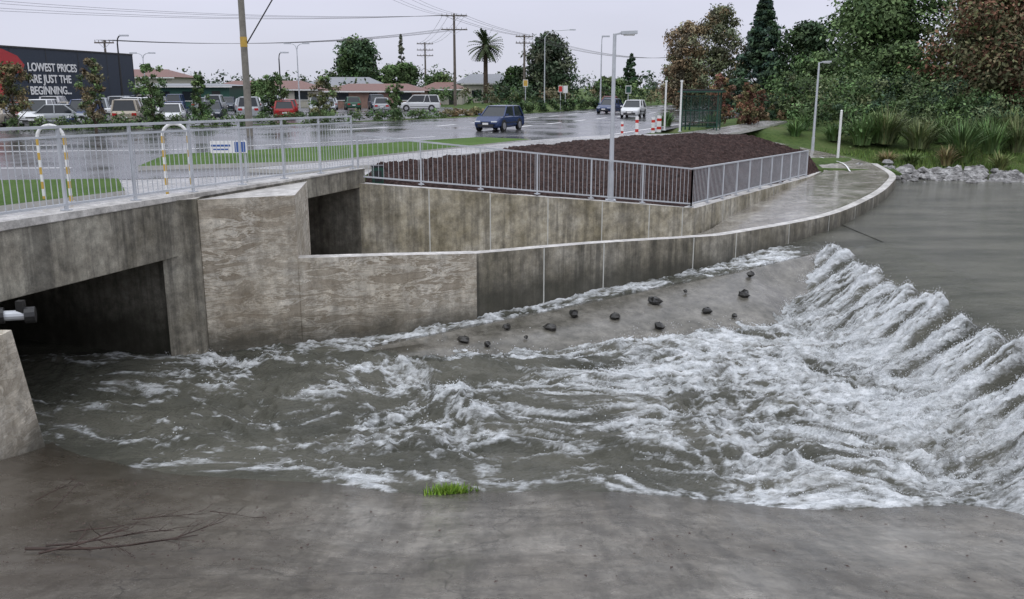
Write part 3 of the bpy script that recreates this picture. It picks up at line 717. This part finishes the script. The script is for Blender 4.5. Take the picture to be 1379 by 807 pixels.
def upole(name,x,y,h,arms,m=m_wood,r=.17,w=2.6,rot=0.15,band=False):
    b=B(); b.cyl((0,0,0),(0,0,h),r,r*.65,m,12)
    if band: b.cyl((0,0,4.55),(0,0,5.05),r*.93,r*.92,m_yel,12)
    for a in arms:
        b.box((0,-.12,h-a),(w,.12,.14),m_wood)
        for k_ in (-1,-.6,.6,1,-.2,.2):
            b.cyl((k_*w*.46,-.12,h-a+.06),(k_*w*.46,-.12,h-a+.3),.05,.035,m_rip,6)
        b.beam((-w*.3,-.14,h-a),(0,-.14,h-a-.6),.04,.04,m_galv); b.beam((w*.3,-.14,h-a),(0,-.14,h-a-.6),.04,.04,m_galv)
    return b.build(name,(x,y,-2.5),rot)
upole('utility_pole',-7.9,127,12.3,[.3,2.1],w=3.6,r=.22)
upole('utility_pole',-16,170,10.6,[.3,1.4,2.4],w=3.0,r=.2)
upole('utility_pole',1.8,135,10,[.3,1.2],w=2.6,r=.2)
upole('utility_pole',-44,100,7.5,[.3],w=2)
upole('utility_pole',-13.9,48,12.5,[.3,1.4],m_polec,.2,2.4,.5,True)
upole('utility_pole',-26,14,12.5,[.3,1.4],m_polec,.2,2.4,.9)
b=B(); b.cyl((-13.75,48,2.2),(-11.0,48.6,6.6),.035,.035,m_black,5); b.build('pole_stay')
def wire(b,p,q,sag,r=.022):
    p=Vector(p);q=Vector(q); pts=[]
    for i in range(17):
        t=i/16; v=p.lerp(q,t); v.z-=sag*4*t*(1-t); pts.append(v)
    b.tube(pts,r,m_black,4)
b=B()
for k_ in(-1.1,-.5,.5,1.1):
    wire(b,(-13.9+k_*.9,48+k_*.4,9.9),(-7.9+k_*1.4,127,9.6),1.3,.013)
    wire(b,(-13.9+k_*.9,48+k_*.4,9.9),(-26+k_*.7,14+k_*.8,9.9),.9,.012)
    wire(b,(-7.9+k_*1.4,127,7.8),(-44+k_*.8,100,5.0),1.0,.018)
    wire(b,(-7.9+k_*1.4,127,9.6),(1.8+k_,135,7.4),.3,.018)
    wire(b,(-16+k_*1.2,170,7.9),(-7.9+k_*1.4,127,9.6),.8,.02)
    wire(b,(1.8+k_,135,7.4),(40+k_,190,7),2,.02)
    wire(b,(-7.9+k_*1.4,127,9.6),(-90,60+k_*5,11+k_),2.5,.015)
b.build('power_lines')

def bands(name,x,y,h,r,z=-2.42):
    b=B(); n=6
    for i in range(n): b.cyl((0,0,h*i/n),(0,0,h*(i+1)/n),r,r,m_red if i in(1,4) else m_white,10)
    return b.build(name,(x,y,z))
bands('bollard',6.5,47.2,.95,.09); bands('bollard',7.7,49.5,.85,.1); bands('bollard',8.2,50.6,.9,.13); bands('bollard',5.7,46.9,.7,.07)
for x,y,h_ in((8.75,52,2.75),(9.35,50.5,2.75)):
    b=B(); b.cyl((0,0,0),(0,0,h_),.055,.05,m_white,8); b.box((0,0,h_),(.14,.1,.1),m_white); b.cyl((0,0,0),(0,0,.05),.1,.1,m_galv,8); b.build('marker_post',(x,y,-2.4))
def sign(name,x,y,h,w,hh,m,rot=0):
    b=B(); b.cyl((0,0,0),(0,0,h),.04,.04,m_galv,8); b.box((0,-.05,h-hh/2),(w,.02,hh),m_white,0); b.box((0,-.063,h-hh/2),(w*.84,.004,hh*.84),m,0); return b.build(name,(x,y,-2.4),rot)
sign('traffic_sign',5.3,100,2.6,.45,.7,m_red); sign('traffic_sign',5.9,101,2.6,.5,.8,m_white); sign('traffic_sign',12.2,96,2.6,.6,.8,m_green)
sign('traffic_sign',1.4,95,3.2,.5,.7,m_yel)
m_blue=plain('sign_blue',(.03,.09,.3),.4)
b=B(); b.box((0,0,.55),(.95,.05,.32),m_white); b.box((.3,-.03,.55),(.28,.006,.27),m_blue); b.box((-.2,-.03,.59),(.5,.006,.05),m_blue); b.box((-.2,-.03,.49),(.4,.006,.035),m_blue)
for sx in(-.42,.42): b.cyl((sx,0.03,-.4),(sx,.03,.75),.025,.025,m_galv,6)
b.build('direction_sign',(-7.6,24.2,-2.48+.38),.1)
def hoop(x,y,rot=0):
    b=B(); w=.27;h=1.68
    for sx in(-w,w):
        n=9
        for i in range(n):
            m=m_yel if i%2==0 else m_white; b.cyl((sx,0,(h-w)*i/n),(sx,0,(h-w)*(i+1)/n),.035,.035,m,10)
        b.cyl((sx,0,0),(sx,0,.03),.08,.08,m_galv,10)
    pts=[(w*math.cos(t),0,h-w+w*math.sin(t)) for t in [math.pi*k_/10 for k_ in range(11)]]
    b.tube(pts,.035,m_white,10); return b.build('bike_hoop_barrier',(x,y,-2.47),rot)
hoop(-10.0,19.6,.2); hoop(-7.6,20.4,.2)
b=B(); b.box((0,0,.3),(.3,.2,.6),m_green); b.box((0,0,.62),(.34,.24,.05),m_black); b.box((0,-.103,.35),(.2,.006,.3),m_black); b.build('utility_box',(-3.75,25.0,-2.75),.3,bevel=.015)

k=NT('shelter_glass'); k.col(k.ramp(k.noise(2),[(.3,(.06,.12,.1)),(.7,(.1,.17,.14))])); k.rough(.08); k.b.inputs['Alpha'].default_value=.4; m_sg=k.m
b=B(); W,Dp,H=2.0,1.4,2.15
for sx in(-1,1):
    for sy in(-1,1): b.box((sx*W/2,sy*Dp/2,H/2),(.07,.07,H),m_green)
b.box((0,0,H+.04),(W+.5,Dp+.5,.08),m_green); b.prism([(-W/2-.2,-Dp/2-.2),(W/2+.2,-Dp/2-.2),(W/2+.2,Dp/2+.2),(-W/2-.2,Dp/2+.2)],H+.08,H+.16,m_black)
for z in(.25,1.15,1.95): b.box((0,Dp/2,z),(W,.04,.05),m_green); b.box((-W/2,0,z),(.04,Dp,.05),m_green); b.box((W/2,0,z),(.04,Dp,.05),m_green); b.box((0,-Dp/2,z),(W,.03,.04),m_green)
for x0 in(-.5,0,.5): b.box((x0,Dp/2,1.1),(.04,.04,1.8),m_green); b.box((x0,-Dp/2,1.1),(.035,.03,1.8),m_green)
b.box((0,Dp/2-.0,1.1),(W-.08,.012,1.7),m_sg); b.box((-W/2,0,1.1),(.012,Dp-.08,1.7),m_sg); b.box((W/2,0,1.1),(.012,Dp-.08,1.7),m_sg); b.box((0,.35,.45),(W-.3,.35,.05),m_wood)
b.box((-.7,.4,.22),(.05,.3,.44),m_green); b.box((.7,.4,.22),(.05,.3,.44),m_green)
b.build('bus_shelter',(10.9,52.4,-2.42),-.35)

# ------------------------------------------------------------------ vehicles
m_glass=plain('car_glass',(.02,.025,.03),.06,var=.1); m_tyre=plain('tyre',(.015,.015,.015),.8); m_hub=plain('wheel_hub',(.4,.4,.42),.35,.5)
m_hl=plain('headlight',(.75,.78,.8),.1); m_tl=plain('tail_light',(.4,.01,.01),.2); m_trim=plain('dark_trim',(.02,.02,.02),.5)
def paint(n,c): return plain('car_paint_'+n,c,.25,.1,.04,1)
PT={'blue':paint('blue',(.025,.045,.12)),'white':paint('white',(.6,.61,.62)),'silver':paint('silver',(.34,.36,.38)),'red':paint('red',(.25,.02,.02)),'dark':paint('dark',(.04,.05,.07)),'green':paint('green',(.03,.09,.06)),'gold':paint('beige',(.34,.3,.24))}
_cm={}
def carmesh(kind,pc):
    key=(kind,pc)
    if key in _cm: return _cm[key]
    p=PT[pc]; b=B()
    if kind=='sedan': L,Wd,H,sh=4.25,1.68,1.42,.86; gb=(.95,-1.62);gt=(.22,-1.0); hood=.82; boot=.9
    elif kind=='hatch': L,Wd,H,sh=3.9,1.66,1.46,.88; gb=(1.0,-1.85);gt=(.3,-1.5); hood=.84; boot=.88
    elif kind=='van': L,Wd,H,sh=4.6,1.76,1.72,.98; gb=(1.35,-2.2);gt=(.6,-2.0); hood=.92; boot=.98
    else: L,Wd,H,sh=4.5,1.8,1.78,1.05; gb=(.85,-2.15);gt=(.35,-2.0); hood=1.02; boot=1.05
    w=Wd/2; st=[(-L/2,.86,.35,boot-.18),(-L/2+.1,.95,.25,boot-.03),(-L/2+.5,1,.22,boot),(gb[1],1,.22,sh),(0,1,.22,sh),(gb[0],1,.22,sh-.01),(gb[0]+.5,.98,.22,hood+.0),(L/2-.25,.94,.22,hood-.12),(L/2-.04,.86,.25,hood-.24),(L/2,.8,.33,hood-.34)]
    if gb[1]<-L/2+.5: st=[q for q in st if q[0]!=-L/2+.5]
    st.sort(key=lambda q:q[0]); vs=[];fs=[];n=10
    for x,f,z0,z1 in st:
        ww=w*f; vs+=[(x,-ww*.9,z0),(x,-ww,z0+.12),(x,-ww,z1-.2),(x,-ww*.97,z1-.07),(x,-ww*.88,z1),(x,ww*.88,z1),(x,ww*.97,z1-.07),(x,ww,z1-.2),(x,ww,z0+.12),(x,ww*.9,z0)]
    for i in range(len(st)-1):
        for j in range(n): fs.append((i*n+j,(i+1)*n+j,(i+1)*n+(j+1)%n,i*n+(j+1)%n))
    fs+=[tuple(range(n)),tuple(range((len(st)-1)*n,len(st)*n))[::-1]]
    b.add(vs,fs,p)
    b0=w*.9;t0=w*.72; zb=sh-.03; zt=H-.04
    g=[(gb[0],-b0,zb),(gb[0],b0,zb),(gb[1],b0,zb),(gb[1],-b0,zb),(gt[0],-t0,zt),(gt[0],t0,zt),(gt[1],t0,zt),(gt[1],-t0,zt)]
    b.add(g,[(0,1,5,4),(1,2,6,5),(2,3,7,6),(3,0,4,7)],m_glass)
    r0=w*.73; b.add([(gt[0]+.06,-r0,zt),(gt[0]+.06,r0,zt),(gt[1]-.05,r0,zt),(gt[1]-.05,-r0,zt),(gt[0]-.15,-r0*.88,H),(gt[0]-.15,r0*.88,H),(gt[1]+.12,r0*.88,H),(gt[1]+.12,-r0*.88,H)],[(0,1,5,4),(1,2,6,5),(2,3,7,6),(3,0,4,7),(4,5,6,7),(3,2,1,0)],p)
    for sy in(-1,1):
        def pt(xb,xt): return (xb,sy*b0,zb),(xt,sy*t0,zt)
        for xb,xt,ww in((gb[0],gt[0],.07),(gb[1],gt[1],.13),((gb[0]+gb[1])/2-.05,(gt[0]+gt[1])/2-.02,.08)):
            q0,q1=pt(xb,xt); b.beam(q0,q1,ww,.06,p)
        if kind in('van','suv'): q0,q1=pt(gb[1]+1.0,gt[1]+.95); b.beam(q0,q1,.09,.06,p)
        for xw in(L*.3,-L*.29):
            b.cyl((xw,sy*(w-.02),.33),(xw,sy*(w+.004),.33),.37,.37,m_trim,18); b.cyl((xw,sy*(w-.16),.31),(xw,sy*(w+.02),.31),.31,.3,m_tyre,18); b.cyl((xw,sy*(w+.02),.31),(xw,sy*(w+.028),.31),.2,.19,m_hub,12)
        b.box((L/2-.07,sy*w*.62,hood-.3),(.14,.34,.15),m_hl); b.box((-L/2+.03,sy*w*.68,boot-.22),(.1,.3,.17),m_tl)
        b.box((gb[0]-.15,sy*(w+.05),sh+.07),(.12,.16,.12),p); b.box((0,sy*(w+.004),.5),(L*.42,.01,.05),m_trim)
    b.box((L/2-.01,0,hood-.33),(.06,w*.75,.1),m_trim); b.box((L/2+.0,0,.36),(.08,w*1.2,.14),m_trim); b.box((L/2+.035,0,.46),(.02,.36,.11),m_white); b.box((-L/2-.01,0,.55),(.02,.36,.11),m_white)
    b.box((L/2-.03,0,.5),(.1,w*1.66,.1),p)
    o=b.build('tmp'); me=o.data; bpy.data.objects.remove(o); _cm[key]=me; return me
def car(name,kind,pc,x,y,head,z=-2.487):
    o=bpy.data.objects.new(name,carmesh(kind,pc)); COL.objects.link(o); o.location=(x,y,z); o.rotation_euler=(0,0,head); return o
car('hatchback_car','hatch','blue',-.75,54,math.atan2(-.93,-.4))
car('minivan','van','white',-10.1,99,math.atan2(-.12,-.99))
car('hatchback_car','hatch','white',10.4,78,math.atan2(-.95,-.3))
car('hatchback_car','hatch','red',11.9,112,math.atan2(-.95,-.3))
car('sedan_car','sedan','blue',9.7,90,math.atan2(-.9,-.4))
cols=['silver','white','dark','silver','red','white','blue','gold','green','silver']
kinds=['sedan','hatch','suv','van','sedan','hatch']
car('parked_car','suv','white',-28.5,68,math.pi+.1); car('parked_car','sedan','silver',-29.5,60,.15); car('parked_car','hatch','silver',-33.5,66.5,.2)
for row,(y0,xa,xb) in enumerate([(62.5,-37,-22),(72,-40,-16),(82,-42,-14),(93,-38,-12),(104,-40,-12)]):
    x=xa
    while x<xb:
        if R.random()<.8:
            car('parked_car',R.choice(kinds),R.choice(cols),x,y0+R.gauss(0,.3)+(x+25)*.25,math.pi/2*R.choice([1,-1])+.25+R.gauss(0,.04))
        x+=2.7

# ------------------------------------------------------------------ buildings
m_navy=plain('navy_cladding',(.012,.022,.04),.5,var=.1); m_brick=plain('brick',(.22,.14,.11),.8,var=.2,scale=2); m_roofr=plain('red_roof',(.16,.075,.06),.6,var=.2); m_roofg=plain('grey_roof',(.2,.21,.23),.6,var=.2); m_cream=plain('cream_render',(.42,.4,.35),.8)
m_redsign=plain('red_sign_paint',(.38,.02,.025),.5,var=.1); m_gclad=plain('green_cladding',(.02,.08,.06),.5)
b=B(); p=Vector((-44.2,58,0)); q=Vector((-39.3,95.5,0)); dd=(q-p).normalized(); nn_=Vector((-dd.y,dd.x,0))
r=q+nn_*45; s_=p+nn_*45
b.prism([p[:2],q[:2],r[:2],s_[:2]],-2.5,3.25,m_navy,m_roofg)
out=-nn_
def onwall(t,z,o=.02): v=p+dd*t+out*o; return (v.x,v.y,z)
L_=(q-p).length
b.prism([(p+out*.08)[:2],(q+out*.08)[:2],(q-out*.3)[:2],(p-out*.3)[:2]],3.25,3.38,m_trim)
b.prism([(p+out*.05)[:2],(q+out*.05)[:2],(q-out*.0)[:2],(p-out*.0)[:2]],-2.5,-1.3,m_gclad)
for i in range(9):
    t=L_*i/8; a=p+dd*(t-.04)+out*.015; c=p+dd*(t+.04)+out*.015
    b.add([(a.x,a.y,-1.3),(c.x,c.y,-1.3),(c.x,c.y,3.25),(a.x,a.y,3.25)],[(0,1,2,3)],m_trim)
b.add([onwall(t,z,.03) for t,z in [(9,3.0),(14,3.15),(18.0,3.1),(19.8,2.6),(20.6,1.9),(20.2,1.2),(19.3,1.2),(18.8,1.8),(18.0,1.1),(17.6,.4),(17.9,-.4),(17.0,-.9),(15.5,-.7),(13,-.2),(9,.2)]],[tuple(range(15))],m_redsign)
bld=b.build('warehouse_store')
tx=bpy.data.curves.new('slogan_text','FONT'); tx.body="LOWEST PRICES\nARE JUST THE\nBEGINNING..."; tx.size=.97; tx.space_line=1.02; tx.extrude=.02; tx.offset=.02; tx.materials.append(m_white)
to=bpy.data.objects.new('slogan_text',tx); COL.objects.link(to)
v=p+dd*20.9+out*.06; to.matrix_world=Matrix(((dd.x,0,out.x,v.x),(dd.y,0,out.y,v.y),(0,1,0,1.4),(0,0,0,1))); to.parent=bld
def lowbldg(name,x,y,w,dp,h,mw,mr,rot=0,pitch=1.2,hip=.6):
    b=B(); b.box((0,0,h/2),(w,dp,h),mw)
    e=.5; X0,Y0=w/2+e,dp/2+e
    b.add([(-X0,-Y0,h),(X0,-Y0,h),(X0,Y0,h),(-X0,Y0,h),(-X0+hip*dp/2,0,h+pitch),(X0-hip*dp/2,0,h+pitch)],[(0,1,5,4),(1,2,5),(2,3,4,5),(3,0,4),(3,2,1,0)],mr)
    n=max(2,int(w/3.2))
    for i in range(n):
        x_=-w/2+w*(i+.5)/n
        if i%3==1: b.box((x_,-dp/2-.02,1.05),(1.0,.06,2.1),m_trim)
        else: b.box((x_,-dp/2-.02,1.5),(1.7,.06,1.1),m_glass); b.box((x_,-dp/2-.04,.92),(1.9,.1,.08),m_white)
    b.box((0,-dp/2-.45,h-.1),(w+1,.12,.16),m_white)
    return b.build(name,(x,y,-2.5),rot)
lowbldg('green_shop_building',-42,116,16,12,2.7,m_gclad,m_roofg,.0,.3)
lowbldg('shop_building',-33,124,14,10,2.3,m_cream,m_roofr,.05,1.1)
lowbldg('shop_building',-17.5,120,12,9,2.1,m_brick,m_roofr,0,.9)
lowbldg('house',-24.5,136,11,9,2.8,m_cream,m_roofg,.1,1.2)
lowbldg('house',-4.6,160,9,8,3.2,m_cream,m_roofg,.2,1.6)
lowbldg('house',-60,140,20,10,4.0,m_cream,m_roofr,0,1.2)
lowbldg('house',-10.5,141,6,7,2.3,m_cream,m_roofr,0,1.0)

# ------------------------------------------------------------------ small debris on the apron
b=B()
def twig(p,d,L,r,depth=0):
    p=Vector(p); d=Vector(d).normalized(); n=5
    for i in range(n):
        q=p+d*(L/n); b.cyl(p,q,r*(1-i/n*.7),r*(1-(i+1)/n*.7),m_twig,5)
        if depth<2 and R.random()<.6: twig(q,d+Vector((R.gauss(0,.6),R.gauss(0,.6),R.gauss(0,.25))),L*.4,r*.5,depth+1)
        d=(d+Vector((R.gauss(0,.12),R.gauss(0,.12),R.gauss(0,.05)))).normalized(); p=q
az=lambda x,y:float(apron_z(np.array(float(x)),np.array(float(y))))
for (x,y,dx,dy_,dz_,L,r) in [(-4.3,7.15,1,-.05,.02,1.5,.016),(-4.2,7.3,1,.15,.0,1.1,.011),(-4.3,7.9,.8,.5,-.1,.7,.008),(-4.0,8.6,1,.3,-.05,.7,.007),(-4.1,7.0,.9,.3,.1,.7,.012),(-5.4,9.3,.6,.2,.3,.5,.007),(-3.4,9.2,1,-.2,-.05,.5,.006),(-5.0,8.9,.5,.5,.5,.5,.006)]:
    twig((x,y,az(x,y)+.04),(dx,dy_,dz_),L,r)
b.build('fallen_branch')
b=B()
for i in range(620):
    x=R.uniform(-5.8,6.5); y=R.uniform(6.6,10.9)
    if R.random()<.5: x=R.uniform(-5.8,-2)
    z=az(x,y)+.02; s0=.006+.022*R.random()**2; a=R.random()*3
    b.add([(x-s0*math.cos(a),y-s0*math.sin(a),z),(x+s0*.6*math.sin(a),y-s0*.6*math.cos(a),z+.008),(x+s0*math.cos(a),y+s0*math.sin(a),z),(x-s0*.6*math.sin(a),y+s0*.6*math.cos(a),z+.006)],[(0,1,2,3)],m_twig)
b.build('leaf_litter')
V=[];F=[];K=[]
for i in range(420):
    x=-.84+R.gauss(0,.13); y=11.0+R.gauss(0,.05)+.35*(x+.84); z=az(x,y)-.01; a=R.random()*6.28; w=.014; h_=.05+.12*R.random(); c=jc((.18,.3,.04),.4); o=len(V)
    V+=[(x-w*math.cos(a),y-w*math.sin(a),z),(x+w*math.cos(a),y+w*math.sin(a),z),(x+R.gauss(0,.05),y+R.gauss(0,.05),z+h_)];K+=[c]*3;F.append((o,o+1,o+2))
raw('grass_tuft',np.array(V),np.array(F),m_leaf,False,np.array(K))

# ------------------------------------------------------------------ sky / light / camera
w=bpy.data.worlds.new("World"); scene.world=w; w.use_nodes=True; nt=w.node_tree; bg=nt.nodes['Background']
sky=nt.nodes.new('ShaderNodeTexSky'); sky.sky_type='NISHITA'; sky.sun_disc=False; sky.sun_elevation=math.radians(50); sky.sun_rotation=math.radians(200)
hs=nt.nodes.new('ShaderNodeHueSaturation'); hs.inputs['Saturation'].default_value=.3; nt.links.new(sky.outputs[0],hs.inputs['Color'])
tc=nt.nodes.new('ShaderNodeTexCoord'); sp_=nt.nodes.new('ShaderNodeSeparateXYZ'); nt.links.new(tc.outputs['Generated'],sp_.inputs[0])
rp=nt.nodes.new('ShaderNodeValToRGB'); e=rp.color_ramp.elements; e[0].position=0.0; e[0].color=(.34,.348,.4,1); e[1].position=.9; e[1].color=(.78,.81,.88,1)
x_=e.new(.12); x_.color=(.35,.358,.435,1)
nt.links.new(sp_.outputs['Z'],rp.inputs[0])
cl=nt.nodes.new('ShaderNodeTexNoise'); cl.inputs['Scale'].default_value=2.2; cl.inputs['Detail'].default_value=5
mp=nt.nodes.new('ShaderNodeMapping'); mp.inputs['Scale'].default_value=(1,1,4); nt.links.new(tc.outputs['Generated'],mp.inputs[0]); nt.links.new(mp.outputs[0],cl.inputs['Vector'])
cr_=nt.nodes.new('ShaderNodeMapRange'); cr_.inputs['From Min'].default_value=.3; cr_.inputs['From Max'].default_value=.7; cr_.inputs['To Min'].default_value=19.0; cr_.inputs['To Max'].default_value=21.8; nt.links.new(cl.outputs['Fac'],cr_.inputs['Value'])
vm=nt.nodes.new('ShaderNodeVectorMath'); vm.operation='SCALE'; nt.links.new(rp.outputs[0],vm.inputs[0]); nt.links.new(cr_.outputs[0],vm.inputs['Scale'])
mx=nt.nodes.new('ShaderNodeMix'); mx.data_type='RGBA'; mx.inputs[0].default_value=.92; nt.links.new(hs.outputs[0],mx.inputs[6]); nt.links.new(vm.outputs[0],mx.inputs[7])
nt.links.new(mx.outputs[2],bg.inputs['Color']); bg.inputs['Strength'].default_value=.1
sl=bpy.data.lights.new('sun','SUN'); sl.energy=.6; sl.angle=math.radians(25); sl.color=(1,.98,.95); so=bpy.data.objects.new('sun',sl); COL.objects.link(so)
so.rotation_euler=(math.radians(40),0,math.radians(-20))
cam=bpy.data.cameras.new('camera'); co=bpy.data.objects.new('camera',cam); COL.objects.link(co); co.location=(0,0,0); co.rotation_euler=(math.radians(90-13.38),0,0)
cam.sensor_width=36; cam.lens=36*1200/1379; cam.clip_end=6000; cam.clip_start=.1
scene.camera=co
scene.view_settings.view_transform='Standard'; scene.view_settings.look='None'; scene.view_settings.exposure=0
